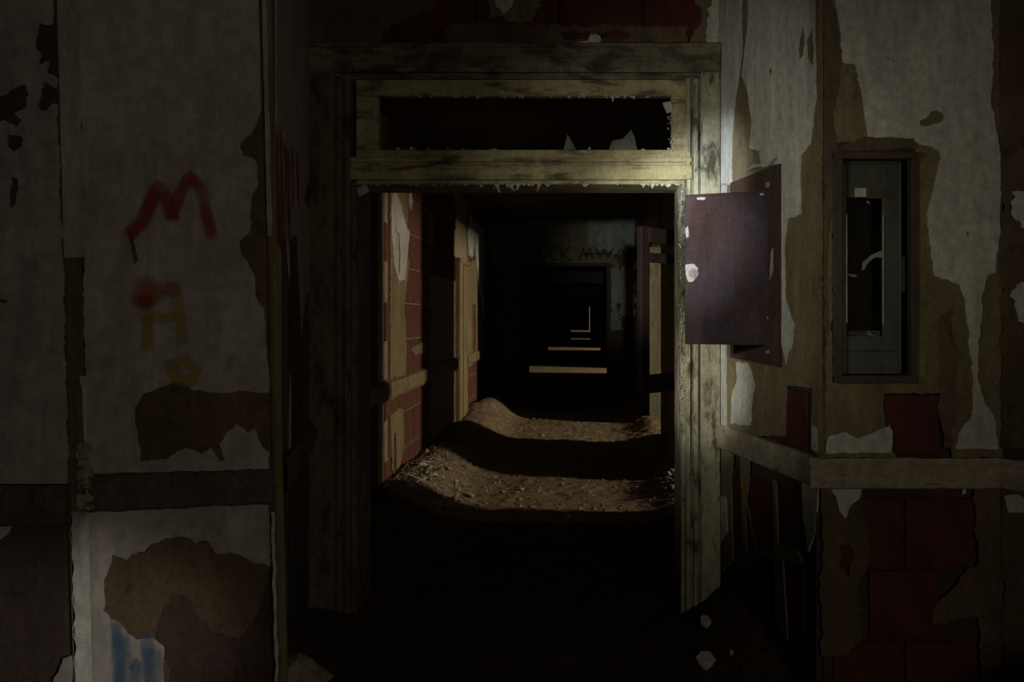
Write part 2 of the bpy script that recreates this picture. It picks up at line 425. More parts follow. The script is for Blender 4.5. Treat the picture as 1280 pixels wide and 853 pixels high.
ts = casing('transom_sash', [(X(446), X(864), 3.985, 4.03, Z(198), Z(188)), (X(446), X(864), 3.980, 4.03, Z(121), Z(101)),
       (X(839), X(866), 3.985, 4.03, Z(188), Z(121)), (X(446), X(474), 3.985, 4.03, Z(188), Z(121))], df, 'bar')
# broken panes left in the sash, each a thin shard
def shard(pts):
    bm = bmesh.new(); f = []; b = []
    for p in pts:
        f.append(bm.verts.new((X(p[0]), 4.004, Z(p[1])))); b.append(bm.verts.new((X(p[0]), 4.009, Z(p[1]))))
    bm.faces.new(f); bm.faces.new(b[::-1])
    for i in range(len(pts)):
        j = (i+1) % len(pts); bm.faces.new((f[i], f[j], b[j], b[i]))
    return child(from_bm('glass_shard', bm, 'glass'), df)
M['shard'] = surf('dusty_glass_shard', (.13, .13, .11), (.11, .11, .10), (.1, .1, .08), 9, rough=.35, bd=.0004)
for pts in ([(704, 189), (709, 168), (712, 172), (718, 183), (721, 189)], [(760, 189), (765, 176), (779, 173), (789, 162), (793, 170), (797, 189)]):
    s = shard(pts); s.data.materials[0] = M['shard']
# shreds of paint along the two openings
def shreds(name, n, x0, x1, y, z, dz, parent, big=.03):
    bm = bmesh.new()
    for i in range(n):
        x = random.uniform(x0, x1); L = random.choice((.008, .012, .02, big))*random.uniform(.6, 1.3)
        flap(bm, (x, y+random.uniform(-.006, .01), z), Vector((random.uniform(-.5, .5), random.uniform(-.5, .1), dz)), L, Vector((random.uniform(-.6, .6), -.6, 0)), random.uniform(.008, .03))
    o = from_bm(name, bm, 'flake'); child(o, parent); o['kind'] = 'stuff'; return o
shreds('paint_shred', 30, X(452), X(852), 3.975, Z(231), -1, df, .018)
shreds('paint_shred', 14, X(790), X(850), 3.975, Z(231), -1, df, .02)
shreds('paint_shred', 20, X(618), X(690), 3.970, Z(231), -1, df, .05)
shreds('paint_shred', 26, X(520), X(838), 3.982, Z(121), -1, df, .014)
shreds('paint_shred', 3, X(650), X(653), 3.982, Z(121), -1, df, .04)
shreds('paint_shred', 3, X(764), X(768), 3.982, Z(121), -1, df, .04)
shreds('paint_shred', 10, X(478), X(838), 3.982, Z(188), 1, df, .006)
bm = bmesh.new()
for i in range(60):
    chunk(bm, (X(random.uniform(849, 853)), 3.985, Z(random.uniform(240, 520))), random.uniform(.004, .012))
for i in range(20):
    chunk(bm, (X(random.uniform(834, 840)), 3.985, Z(random.uniform(124, 190))), random.uniform(.005, .012))
o = child(from_bm('paint_crumbs', bm, 'flake'), df); o['kind'] = 'stuff'
# a lump of torn paint at the head of the left jamb
slab('paint_patch', D, [(446, 236), (458, 229), (462, 240), (450, 246)], [], .0, .012, 'flake', df, amp=.003).matrix_parent_inverse = df.matrix_basis.inverted()
slab('paint_patch', D, [(828, 130), (838, 128), (840, 140), (833, 143)], [], .012, .02, 'flake', df, amp=.003).matrix_parent_inverse = df.matrix_basis.inverted()

# ---- right splayed wall
R1 = Plane((.70, 4.02), (.915, 3.05))
wr = empty('wall_right', (.8, 3.5, 0), kind='structure')
def on_wall(P, root, fn):
    before = set(C.objects); fn()
    for o in set(C.objects)-before:
        if o.parent is None: child(o, root)
def thick(name, P, u0, u1, z0, z1, holes, mat, depth=.22):
    return slab(name, P, [(u0, z0), (u1, z0), (u1, z1), (u0, z1)], holes, -depth, -.014, mat, px=False, straight=True)
BOXH = [(922, 244), (970, 222), (970, 446), (922, 437)]
def f():
    hole = [tuple(R1.uz(*p)) for p in BOXH]
    thick('masonry', R1, 0, R1.len, 0, 3.5, [hole], 'mortar')
    tiles(R1, .05, R1.len+.02, 0.02, .86, .235, .27, 'tile', None, stag=True)
    tiles(R1, .44, R1.len+.02, 1.02, 1.28, .235, .24, 'tile', None, stag=False)
    slab('plaster_coat', R1, [(899, -200), (1025, -260), (1029, 575), (1016, 560), (1018, 485), (985, 482), (983, 545), (908, 545)],
         [BOXH], 0, .008, 'brown', amp=.006)
    # white paint left on the coat
    slab('white_paint', R1, [(902, -200), (1022, -300), (1022, 60), (1024, 120), (1016, 180), (1004, 195), (1003, 230), (1005, 268), (988, 274), (984, 300), (984, 372), (996, 405),
         (994, 430), (985, 456), (980, 430), (979, 207), (955, 206), (952, 188), (940, 185), (942, 150), (938, 118), (930, 95), (934, 60), (938, 20), (936, -30), (929, -30), (930, 70), (922, 120), (918, 170), (917, 232), (903, 232)],
         [[(1001, 60), (1006, 30), (1009, 45), (1007, 70), (1002, 75)], [(1011, 50), (1018, 36), (1021, 60), (1019, 82), (1013, 72)], [(964, 88), (967, 84), (968, 92), (965, 94)]],
         .008, .012, 'white', amp=.006, keep={0}, step=.007)
    slab('white_paint', R1, [(900, 230), (911, 230), (911, 536), (903, 536)], [], .008, .012, 'white', amp=.003)
    slab('white_paint', R1, [(922, 452), (938, 455), (946, 480), (942, 510), (940, 532), (916, 530), (918, 490), (924, 475)], [], .008, .012, 'white', amp=.006)
    slab('white_paint', R1, [(1018, 532), (1025, 535), (1026, 566), (1018, 562)], [], .008, .012, 'white', amp=.003)
    slab('white_paint', R1, [(940, 214), (950, 205), (966, 204), (976, 198), (968, 208), (952, 210)], [], .010, .03, 'flake', amp=.006)
    # scraps below the rail
    slab('plaster_coat', R1, [(900, 560), (918, 566), (916, 600), (918, 700), (900, 720)], [], 0, .008, 'brown', amp=.006)
    slab('white_paint', R1, [(901, 620), (910, 622), (912, 665), (903, 680)], [], .008, .012, 'white', amp=.004)
    slab('white_paint', R1, [(926, 568), (938, 574), (938, 600), (932, 640), (936, 690), (930, 690), (928, 620)], [], 0, .006, 'brown', amp=.004)
    slab('mortar_smear', R1, [(968, 600), (972, 604), (974, 680), (1000, 690), (1004, 702), (980, 700), (986, 800), (970, 770)], [], 0, .007, 'brown', amp=.004)
    slab('white_paint', R1, [(1004, 600), (1024, 608), (1021, 668), (1012, 690), (1006, 650)], [], 0, .008, 'white', amp=.004)
    for pts in ([(930, 600), (950, 690), (1002, 702)],):
        stroke('scrape_mark', R1, pts, .035, .012, 'yellow_spray', None)
on_wall(R1, wr, f)

# ---- facing wall on the right, with the glazed cabinet
R2 = Plane((.905, 3.05), (1.60, 3.05))
wn = empty('wall_right_facing', (1.2, 3.05, 0), kind='structure')
CAB = [(1040, 190), (1143, 190), (1143, 478), (1040, 478)]
def f():
    thick('masonry', R2, 0, .69, 0, 3.5, [[tuple(R2.uz(*p)) for p in CAB]], 'mortar')
    tiles(R2, .06, .70, 0.04, .86, .275, .275, 'tile', None, stag=True)
    tiles(R2, .20, .62, 1.02, 1.30, .275, .24, 'tile', None, stag=False)
    slab('plaster_coat', R2, [(1026, -300), (1250, -300), (1252, 572), (1190, 572), (1182, 545), (1180, 492), (1105, 492), (1102, 512), (1108, 545), (1120, 572), (1026, 572)],
         [CAB], 0, .008, 'brown', amp=.006, keep={0, 1, 10})
    slab('white_paint', R2, [(1042, -300), (1240, -300), (1237, 0), (1240, 60), (1236, 130), (1246, 175), (1250, 240), (1247, 300), (1243, 340), (1232, 346), (1226, 372), (1226, 400), (1221, 440),
         (1221, 478), (1228, 500), (1240, 520), (1246, 561), (1192, 561), (1200, 535), (1212, 520), (1215, 480), (1211, 440), (1209, 410), (1205, 380), (1198, 356), (1166, 345), (1160, 300),
         (1158, 268), (1166, 235), (1172, 205), (1172, 190), (1160, 184), (1140, 178), (1110, 172), (1086, 178), (1078, 130), (1068, 82), (1052, 78), (1048, 30), (1042, 0)],
         [[(1148, 152), (1156, 150), (1163, 140), (1170, 138), (1178, 146), (1177, 152), (1164, 156), (1150, 158)], [(1106, 73), (1110, 73), (1109, 77)], [(1206, 290), (1210, 292), (1208, 296)]],
         .008, .012, 'white', amp=.006, step=.007, keep={0})
    slab('white_paint', R2, [(1030, 567), (1034, 546), (1056, 540), (1072, 548), (1092, 540), (1112, 530), (1115, 540), (1112, 565)], [], .008, .012, 'white', amp=.006)
    slab('dark_patch', R2, [(1040, 182), (1050, 178), (1100, 182), (1130, 180), (1143, 186), (1144, 192), (1040, 192)], [], .008, .010, 'dark', amp=.006)  # dark sheet painting the shadow above the cabinet head
    slab('rough_edge', R2, [(1052, 183), (1080, 172), (1140, 174), (1146, 186), (1110, 188), (1060, 190)], [], .010, .014, 'brown_left', amp=.005)
    slab('brown_stain', R2, [(1030, -20), (1044, 20), (1050, 78), (1040, 150), (1046, 190), (1034, 300), (1030, 480), (1026, 480), (1026, -20)], [], .008, .011, 'brown_left', amp=.008)
    slab('brown_stain', R2, [(1170, 400), (1190, 380), (1196, 480), (1190, 560), (1178, 560), (1172, 480)], [], .008, .009, 'brown_left', amp=.01)
    # scraps below the rail
    slab('plaster_coat', R2, [(1026, 600), (1080, 606), (1078, 650), (1086, 700), (1070, 740), (1076, 800), (1060, 820), (1026, 820)], [[(1050, 680), (1066, 690), (1060, 720), (1048, 710)]], 0, .008, 'brown_left', amp=.010)
    slab('white_paint', R2, [(1036, 610), (1076, 608), (1074, 622), (1062, 632), (1056, 648), (1048, 640), (1044, 622)], [], .008, .012, 'white', amp=.004)
    slab('white_paint', R2, [(1202, 606), (1206, 606), (1206, 616), (1201, 618)], [], 0, .01, 'white', amp=.002)
    slab('plaster_coat', R2, [(1215, 600), (1252, 600), (1256, 860), (1225, 850), (1222, 770), (1165, 780), (1168, 758), (1205, 716), (1222, 702)], [], 0, .008, 'brown_left', amp=.010)
on_wall(R2, wn, f)
R3 = Plane((1.595, 3.05), (2.6, 2.2))
wn2 = empty('wall_right_near', (2.0, 2.7, 0), kind='structure')
def f():
    thick('masonry', R3, 0, R3.len, 0, 3.5, [], 'mortar')
    slab('plaster_coat', R3, [(1250, -300), (1400, -300), (1400, 560), (1252, 560)], [], 0, .008, 'brown_left')
    slab('plaster_coat', R3, [(1252, 612), (1400, 612), (1400, 900), (1256, 900)], [], 0, .008, 'brown_left')
    slab('white_paint', R3, [(1266, 240), (1300, 232), (1330, 300), (1276, 285), (1264, 268)], [], .008, .012, 'white')
    slab('white_paint', R3, [(1262, 370), (1270, 355), (1300, 350), (1300, 410), (1272, 402)], [], .008, .012, 'white')
    slab('white_paint', R3, [(1256, 620), (1275, 618), (1300, 640), (1262, 640)], [], .008, .012, 'white', amp=.004)
on_wall(R3, wn2, f)
for k, (P, u0, u1) in enumerate(((R1, .05, R1.len+.012), (R2, -.036, .70), (R3, 0, R3.len))):
    bm = bmesh.new()
    n = max(6, int((u1-u0)/.02))
    prof = [(0, .905), (.018, .905), (.030, .912), (.034, .94), (.034, .99), (.026, 1.005), (.020, 1.022), (0, 1.022)]
    rows = []
    for i in range(n+1):
        u = u0+(u1-u0)*i/n; row = []
        for o_, z in prof:
            h = .004*noise.noise(Vector((u*20+k*9, z*30, 1))) + .003*noise.noise(Vector((u*70, z*70, 5)))
            row.append(bm.verts.new(P.w(u, z+h-.012, o_+h)))
        rows.append(row)
    for a, b in zip(rows, rows[1:]):
        for j in range(len(prof)-1): bm.faces.new((a[j], a[j+1], b[j+1], b[j]))
    from_bm('trim_%d' % (k+1), bm, 'rail', None, 'structure')
# the raised corner bead between the two right walls
bm = bmesh.new()
for z in [i*.05 for i in range(70)]:
    pass
bmx = bmesh.new(); box(bmx, .905, .922, 3.035, 3.06, 1.03, 3.5); child(from_bm('corner_bead', bmx, 'brown'), wn)

# ---- left side: facing panel, narrow return, near panel, jamb wall toward the door
PL = Plane((X(97, 2.60), 2.60), (X(345, 2.73), 2.73))
wl = empty('wall_left', (-1.4, 2.65, 0), kind='structure')
def edge(px_top, px_bot):      # slightly leaning wall edge: sight lines at top and bottom of the view
    return lambda y: px_top+(px_bot-px_top)*y/853
eL, eR = edge(97, 114), edge(325, 346)
def f():
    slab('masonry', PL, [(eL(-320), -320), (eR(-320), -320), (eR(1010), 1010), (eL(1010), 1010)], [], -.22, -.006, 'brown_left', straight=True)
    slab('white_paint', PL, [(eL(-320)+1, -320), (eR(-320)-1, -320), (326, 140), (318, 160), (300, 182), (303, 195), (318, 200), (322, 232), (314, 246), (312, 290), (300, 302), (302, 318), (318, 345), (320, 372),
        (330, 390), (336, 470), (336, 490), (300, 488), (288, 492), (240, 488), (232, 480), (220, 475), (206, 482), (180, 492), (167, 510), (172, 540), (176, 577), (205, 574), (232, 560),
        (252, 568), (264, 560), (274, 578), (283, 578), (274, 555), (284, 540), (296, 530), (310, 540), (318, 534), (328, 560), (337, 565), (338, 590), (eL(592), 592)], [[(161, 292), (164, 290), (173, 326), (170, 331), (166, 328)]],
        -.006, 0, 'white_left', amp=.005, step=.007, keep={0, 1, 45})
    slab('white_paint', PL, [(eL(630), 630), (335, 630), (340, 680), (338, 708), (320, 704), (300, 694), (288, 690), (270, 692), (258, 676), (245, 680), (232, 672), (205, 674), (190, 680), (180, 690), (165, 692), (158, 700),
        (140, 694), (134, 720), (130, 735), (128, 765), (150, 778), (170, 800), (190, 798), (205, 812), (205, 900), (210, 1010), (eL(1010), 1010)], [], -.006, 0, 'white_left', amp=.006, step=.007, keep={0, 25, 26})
    slab('dark_stain', PL, [(205, 760), (215, 745), (235, 748), (240, 765), (265, 790), (300, 800), (322, 770), (340, 700), (345, 860), (260, 870), (215, 850), (195, 800)], [], -.006, -.004, 'dark', amp=.01)
    # spray paint
    stroke('graffiti_letter', PL, [(164, 291), (178, 278), (188, 255), (197, 233), (206, 244), (214, 270)], .056, .0012, 'red_spray', None, .3)
    stroke('graffiti_letter', PL, [(216, 268), (224, 244), (238, 220), (250, 236), (257, 262), (264, 292)], .048, .0016, 'red_spray', None, .7)
    stroke('graffiti_letter', PL, [(184, 380), (184, 432)], .045, .0012, 'yellow_spray', None, .3)
    stroke('graffiti_letter', PL, [(182, 400), (226, 396)], .040, .0014, 'yellow_spray', None, .3)
    stroke('graffiti_letter', PL, [(222, 372), (228, 424)], .045, .0016, 'yellow_spray', None, .3)
    stroke('graffiti_letter', PL, [(214, 456), (232, 450), (246, 462), (238, 478), (220, 474), (214, 458)], .045, .0012, 'yellow_spray', None, .3)
    blob('spray_blot', PL, 186, 366, 26, 22, .0018, 'orange_spray', None)
    blob('spray_blot', PL, 180, 378, 18, 11, .0020, 'red_spray', None, .4)
    blob('spray_blot', PL, 214, 362, 16, 14, .0022, 'orange_spray', None)
    for xx, w, t0 in ((146, .045, 782), (152, .06, 800), (184, .05, 796), (190, .07, 815), (168, .04, 830)):
        stroke('paint_drip', PL, [(xx, t0), (xx+2, 830), (xx+4, 880), (xx+4, 990)], w, .0012+w*.01, 'blue_spray', None, .6, wob=.5)
on_wall(PL, wl, f)
# narrow return left of the panel
RT = Plane((X(70, 2.47), 2.47), (X(97, 2.60), 2.60))
e0 = edge(70, 93)
def quad3(name, pts, mat, parent, kind=None):
    bm = bmesh.new(); v = [bm.verts.new(p) for p in pts]; bm.faces.new(v)
    me = bpy.data.meshes.new(name); bm.to_mesh(me); bm.free(); o = link(name, me, mat, None, kind); return child(o, parent)
def PW(px, py, d): return Vector(((px-725)*d/1000, d, 1.55-(py-395)*d/1000))
def strip3(name, eA, dA, eB, dB, y0, y1, mat, parent, off=0, ragA=0, ragB=0):
    """tall strip between two leaning edges, ragged on request"""
    bm = bmesh.new(); n = max(2, int(abs(y1-y0)/5)); rows = []; SEED[0] += 1
    for i in range(n+1):
        y = y0+(y1-y0)*i/n
        a = eA(y)+ragA*noise.noise(Vector((y*.05, SEED[0], 0))); b = eB(y)+ragB*noise.noise(Vector((y*.05, SEED[0], 8)))
        pa, pb = PW(a, y, dA), PW(b, y, dB)
        # same height on both sides
        n3 = Vector((-(pb.y-pa.y), (pb.x-pa.x), 0)).normalized()
        if n3.dot(-pa) < 0: n3 = -n3
        m = pa.lerp(pb, .5)
        rows.append((bm.verts.new(pa+n3*off), bm.verts.new(pb+n3*off)))
    for r0, r1 in zip(rows, rows[1:]): bm.faces.new((r0[0], r0[1], r1[1], r1[0]))
    me = bpy.data.meshes.new(name); bm.to_mesh(me); bm.free(); return child(link(name, me, mat), parent)
wlr = empty('wall_left_return', (-1.62, 2.53, 0), kind='structure')
strip3('masonry', e0, 2.47, eL, 2.60, -340, 1060, 'brown', wlr, -.002)
strip3('white_paint', e0, 2.47, eL, 2.60, -340, 322, 'white', wlr, .003)
strip3('white_paint', lambda y: 84+max(0, (540-y)*.08), 2.53, eL, 2.60, 470, 604, 'white', wlr, .003, ragA=3)
strip3('white_paint', e0, 2.47, eL, 2.60, 640, 1060, 'white', wlr, .003, ragA=4)
# near left panel
PN = Plane((-3.3, 2.44), (X(70, 2.47)+.06, 2.47))
wln = empty('wall_left_near', (-2.2, 2.45, 0), kind='structure')
def f():
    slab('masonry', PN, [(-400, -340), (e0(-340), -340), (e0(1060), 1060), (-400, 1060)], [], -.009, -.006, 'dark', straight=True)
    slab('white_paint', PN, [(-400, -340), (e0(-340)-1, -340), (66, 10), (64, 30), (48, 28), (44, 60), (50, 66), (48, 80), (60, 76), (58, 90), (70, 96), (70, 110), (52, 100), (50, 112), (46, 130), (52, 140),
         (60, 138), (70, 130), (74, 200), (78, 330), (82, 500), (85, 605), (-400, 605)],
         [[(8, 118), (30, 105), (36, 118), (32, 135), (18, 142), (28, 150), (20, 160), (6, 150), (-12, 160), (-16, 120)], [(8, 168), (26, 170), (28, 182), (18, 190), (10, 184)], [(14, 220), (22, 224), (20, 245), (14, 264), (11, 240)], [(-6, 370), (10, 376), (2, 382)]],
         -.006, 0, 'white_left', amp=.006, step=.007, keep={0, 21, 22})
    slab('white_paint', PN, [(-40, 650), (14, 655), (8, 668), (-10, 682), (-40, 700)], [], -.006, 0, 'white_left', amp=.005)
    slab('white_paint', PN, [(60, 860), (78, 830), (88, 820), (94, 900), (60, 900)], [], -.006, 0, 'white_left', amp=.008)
on_wall(PN, wln, f)
# jamb wall from the panel back to the door frame
JD = lambda px: 0
J = Plane((X(342, 2.735), 2.735), (X(388, 4.02), 4.02))
wlj = empty('wall_left_jamb', (-1.2, 3.3, 0), kind='structure')
def f():
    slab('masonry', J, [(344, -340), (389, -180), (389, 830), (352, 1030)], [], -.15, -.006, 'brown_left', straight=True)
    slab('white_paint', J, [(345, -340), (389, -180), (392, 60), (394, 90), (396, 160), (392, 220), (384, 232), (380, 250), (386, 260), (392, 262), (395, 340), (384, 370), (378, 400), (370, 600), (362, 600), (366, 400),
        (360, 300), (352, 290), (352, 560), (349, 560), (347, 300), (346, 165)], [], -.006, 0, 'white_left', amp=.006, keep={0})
    for i, (x, y0, y1) in enumerate(((342, 168, 260), (346, 170, 290), (351, 176, 300), (356, 190, 250), (360, 200, 262), (365, 196, 250), (371, 200, 250), (348, 262, 300), (354, 258, 308), (360, 270, 296))):
        stroke('graffiti_mark', J, [(x, y0), (x+1, (y0+y1)/2), (x+1, y1)], .10, .001+.0003*i, 'red_spray', None, .5)
    slab('dark_stain', J, [(362, 300), (370, 296), (376, 420), (384, 1000), (360, 1000), (364, 500)], [], 0, .003, 'dark', amp=.01)
on_wall(J, wlj, f)
# rounded post at the corner of the panel
co = empty('corner_post', (X(335, 2.72), 2.72, 0), kind='structure')
def post(name, y0, y1, mat, rx=8, parent=co):
    bm = bmesh.new(); rows = []; SEED[0] += 1
    for i in range(41):
        y = y0+(y1-y0)*i/40; c = eR(y)+7; row = []
        for k in range(9):
            t = math.pi*(-.15+1.15*k/8); jit = .6*noise.noise(Vector((y*.03, k*.8, SEED[0])))
            d = 2.735-.020*math.sin(max(0, min(math.pi, t)))
            row.append(bm.verts.new(PW(c-math.cos(t)*(rx+jit), y, d)))
        rows.append(row)
    for r0, r1 in zip(rows, rows[1:]):
        for j in range(8): bm.faces.new((r0[j], r0[j+1], r1[j+1], r1[j]))
    return child(from_bm(name, bm, mat, smooth=True), parent)
post('post_coat', -340, 1040, 'brown', 7.5)
strip3('white_paint', lambda y: eR(y)+3, 2.71, lambda y: eR(y)+9, 2.705, -340, 295, 'white', co, .004, 1, 2)
strip3('white_paint', lambda y: eR(y)-1, 2.70, lambda y: eR(y)+3, 2.70, 640, 900, 'white', co, .006, 2, 3)
# left rails
def rail(P, p0, p1, za, zb, name, mat='rail_left', amp=.006):
    u0 = P.uz(p0, 600).x; u1 = P.uz(p1, 600).x; bm = bmesh.new(); n = max(5, int(abs(u1-u0)/.015)); rows = []
    prof = [(-.006, za), (.014, za), (.026, za+.012), (.028, za+.05), (.026, zb-.02), (.016, zb), (-.006, zb)]
    for i in range(n+1):
        u = u0+(u1-u0)*i/n; row = []
        for o_, z in prof:
            h = amp*noise.noise(Vector((u*18, z*30, 3)))+amp*.6*noise.noise(Vector((u*60, z*60, 5)))
            row.append(bm.verts.new(P.w(u, z+h, o_+h)))
        rows.append(row)
    for a, b in zip(rows, rows[1:]):
        for j in range(len(prof)-1): bm.faces.new((a[j], a[j+1], b[j+1], b[j]))
    return from_bm(name, bm, mat, None, 'structure')
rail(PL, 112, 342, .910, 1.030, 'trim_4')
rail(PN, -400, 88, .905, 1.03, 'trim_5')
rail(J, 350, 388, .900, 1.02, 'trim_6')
bm = bmesh.new()
for i in range(46):
    y = random.uniform(555, 645); w = 8 if y > 595 else 5
    p = PW(104+random.uniform(-w, w), y, 2.54); chunk(bm, p, random.uniform(.012, .028))
o = child(from_bm('broken_plaster', bm, 'rail'), wlr); o['kind'] = 'stuff'
# closing walls of the camera room, out of view
boxobj('wall_back', [(-3.4, 3.2, -2.7, -2.6, 0, 3.5)], 'dark', None, 'structure')
boxobj('wall_left_room', [(-3.5, -3.3, -2.6, 2.5, 0, 3.5)], 'dark', None, 'structure')
boxobj('wall_right_room', [(2.6, 2.8, -2.6, 2.3, 0, 3.5)], 'dark', None, 'structure')

# ---- corridor left wall
CL = Plane((XL, 4.27), (XL, 92))
wcl = boxobj('wall_corridor_left', [(XL-.2, XL-.016, 4.27, 92, 0, CEIL)], 'mortar', None, 'structure')
def U(y): return y-4.27
M['mortar_lit'] = surf('side_lit_mortar', (.28, .23, .15), (.20, .16, .10), (.1, .07, .05), 5, rough=.95)  # mortar paled so its colour carries the light of the side openings
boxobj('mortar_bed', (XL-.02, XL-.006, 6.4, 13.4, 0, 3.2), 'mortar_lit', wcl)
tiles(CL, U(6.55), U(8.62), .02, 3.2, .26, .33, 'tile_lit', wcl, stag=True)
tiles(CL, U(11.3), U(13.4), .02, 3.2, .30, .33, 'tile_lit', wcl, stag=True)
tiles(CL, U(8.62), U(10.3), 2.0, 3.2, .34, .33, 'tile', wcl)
yy = lambda px: XL*1000/(px-725)
slab('plaster_coat', CL, [(486, 236), (512, 236), (509, 262), (506, 300), (510, 330), (504, 380), (507, 440), (505, 470), (486, 474)], [], 0, .012, 'yellow_trim', wcl, amp=.03, step=.03)
slab('white_paint', CL, [(488, 240), (493, 240), (500, 262), (504, 280), (510, 290), (508, 310), (504, 350), (496, 352), (490, 330), (487, 290)], [[(492, 282), (493, 290), (497, 292), (498, 320), (496, 345), (496, 320), (495, 295), (491, 290)]], .012, .018, 'flake', wcl, amp=.02, step=.03)
slab('white_paint', CL, [(511, 236), (514, 250), (512, 264), (508, 250)], [], 0, .018, 'flake', wcl, amp=.01, step=.03)
slab('plaster_coat', CL, [(486, 520), (503, 510), (504, 560), (498, 585), (500, 600), (490, 600), (488, 560)], [[(491, 540), (494, 540), (494, 590), (491, 590)]], 0, .010, 'yellow_trim', wcl, amp=.02, step=.03)
slab('plaster_coat', CL, [(520, 432), (532, 428), (532, 440), (518, 446), (512, 436)], [], 0, .010, 'yellow_trim', wcl, amp=.02, step=.03)
# second lit bay
slab('plaster_coat', CL, [(583, 330), (603, 320), (603, 455), (594, 450), (584, 460)], [[(590, 380), (594, 380), (594, 440), (590, 440)]], 0, .012, 'yellow_trim', wcl, amp=.04, step=.05)
slab('white_paint', CL, [(592, 276), (603, 290), (604, 400), (601, 380), (596, 350), (592, 310)], [], .012, .03, 'flake', wcl, amp=.03, step=.05)
slab('white_paint', CL, [(588, 265), (592, 290), (590, 322), (585, 320), (583, 290)], [], 0, .02, 'white', wcl, amp=.03, step=.05)
boxobj('side_casing', [(XL, XL+.05, 10.32, 10.62, 0, 2.27), (XL, XL+.025, 10.62, 10.72, 0, 2.27), (XL, XL+.045, 10.72, 10.95, 0, 2.27), (XL, XL+.03, 10.95, 11.2, 0, 2.27), (XL, XL+.06, 10.3, 11.2, 2.24, 2.30)], 'yellow_trim', wcl)
def lumpy_rail(name, x, s, y0, y1, z0, z1, mat, th=.05):
    bm = bmesh.new(); rows = []; n = int((y1-y0)/.04)
    prof = [(0, z0), (.7, z0), (1, z0+.03), (1.05, (z0+z1)/2), (.9, z1-.02), (0, z1)]
    for i in range(n+1):
        y = y0+(y1-y0)*i/n; row = []
        for o_, z in prof:
            h = .35*noise.noise(Vector((y*5, z*9, 2)))+.3*noise.noise(Vector((y*19, z*22, 6)))
            row.append(bm.verts.new((x+s*th*(o_*(1+h)+(.0 if o_ else -.3)), y, z+.05*h)))
        rows.append(row)
    for a, b in zip(rows, rows[1:]):
        for j in range(len(prof)-1): bm.faces.new((a[j], a[j+1], b[j+1], b[j]))
    return from_bm(name, bm, mat, None, 'structure')
lumpy_rail('trim_7', XL, 1, 4.3, 10.3, .86, 1.02, 'yellow_trim')
lumpy_rail('trim_8', XL, 1, 11.2, 13.5, .86, 1.02, 'yellow_trim', .04)
for o in C.objects:
    if o.name in ('trim_7', 'trim_8'): pass

# ---- corridor right wall with its openings into the lit side rooms
dims = []; y = 4.27
for (a, b, sy, pw) in SIDE:
    dims.append((XR, XR+.2, y, a, 0, CEIL)); dims.append((XR, XR+.2, a, b, 2.52, CEIL)); y = b
dims.append((XR, XR+.2, y, 92, 0, CEIL))
wcr = boxobj('wall_corridor_right', dims, 'far_wall', None, 'structure')
CR = Plane((XR, 4.27), (XR, 92))
slab('grey_paint', CR, [(829, 240), (846, 220), (846, 468), (829, 462)], [], 0, .01, 'far_grey', wcr, amp=.02, step=.05)
boxobj('side_casing', [(XR-.04, XR, 11.6, 11.95, 0, 2.3), (XR-.025, XR, 11.95, 12.1, 0, 2.3), (XR-.04, XR, 12.1, 12.7, 0, 2.3)], 'brown_left', wcr)
boxobj('side_casing', [(XR-.05, XR, 7.62, 7.85, 0, 2.9), (XR-.03, XR, 7.85, 7.95, 0, 2.9), (XR-.05, XR, 7.95, 8.45, 0, 2.9)], 'yellow_trim', wcr)
# side rooms
for i, (a, b, sy, pw) in enumerate(SIDE):
    boxobj('wall_side_room', [(XR+.2, 8.2, b+.55, b+.65, 0, CEIL), (XR+.2, 8.2, a-2.0, a-1.9, 0, CEIL), (8.1, 8.2, a-2, b+.6, 0, CEIL), (XR+.2, 8.2, a-2, b+.6, 3.12, 3.2)], 'dark', None, 'structure')

# ---- cross wall further down the corridor
XW = Plane((XL, 13.5), (XR, 13.5))
wx = boxobj('wall_corridor_end', [(XL, -1.02, 13.52, 13.8, 0, CEIL), (.476, XR, 13.52, 13.8, 0, CEIL), (-1.02, .476, 13.52, 13.8, 2.43, CEIL)], 'dark', None, 'structure')
slab('plaster_coat', XW, [(612, 276), (792, 271), (794, 272), (794, 345), (776, 340), (758, 329), (612, 331)], [], -.02, .0, 'far_wall', wx, amp=.03, step=.05, keep={1, 5})
slab('grey_paint', XW, [(735, 276), (793, 272), (793, 312), (770, 318), (735, 305)], [], 0, .008, 'far_grey', wx, amp=.04, step=.05)
slab('grey_paint', XW, [(763, 336), (793, 334), (793, 440), (778, 438), (763, 444)], [[(770, 380), (775, 378), (783, 410), (779, 412)]], -.02, .008, 'far_grey', wx, amp=.05, step=.05)
slab('dark_patch', XW, [(770, 318), (793, 314), (793, 330), (782, 330), (776, 341), (772, 328)], [], .008, .012, 'dark', wx, amp=.03, step=.04)  # dark patch on the plaster at the opening's upper right
# sprayed capitals over the opening; the second word is left as an unreadable scrawl
def glyph(sts):
    for st in sts: stroke('graffiti_letter', XW, st, .045, .016, 'dark_spray', wx, .2)
glyph([[(659, 328), (663, 309), (672, 308)], [(661, 318), (669, 317)]])
glyph([[(675, 309), (674, 321), (679, 325), (684, 321), (685, 308)]])
glyph([[(697, 309), (691, 309), (688, 317), (691, 325), (697, 325)]])
glyph([[(702, 308), (702, 327)], [(712, 309), (703, 318), (713, 327)]])
glyph([[(724, 326), (729, 310), (733, 322), (737, 311), (741, 324)], [(745, 312), (750, 322), (755, 312), (760, 322), (766, 311)], [(728, 318), (764, 317)], [(768, 322), (776, 312), (784, 320), (791, 312)]])
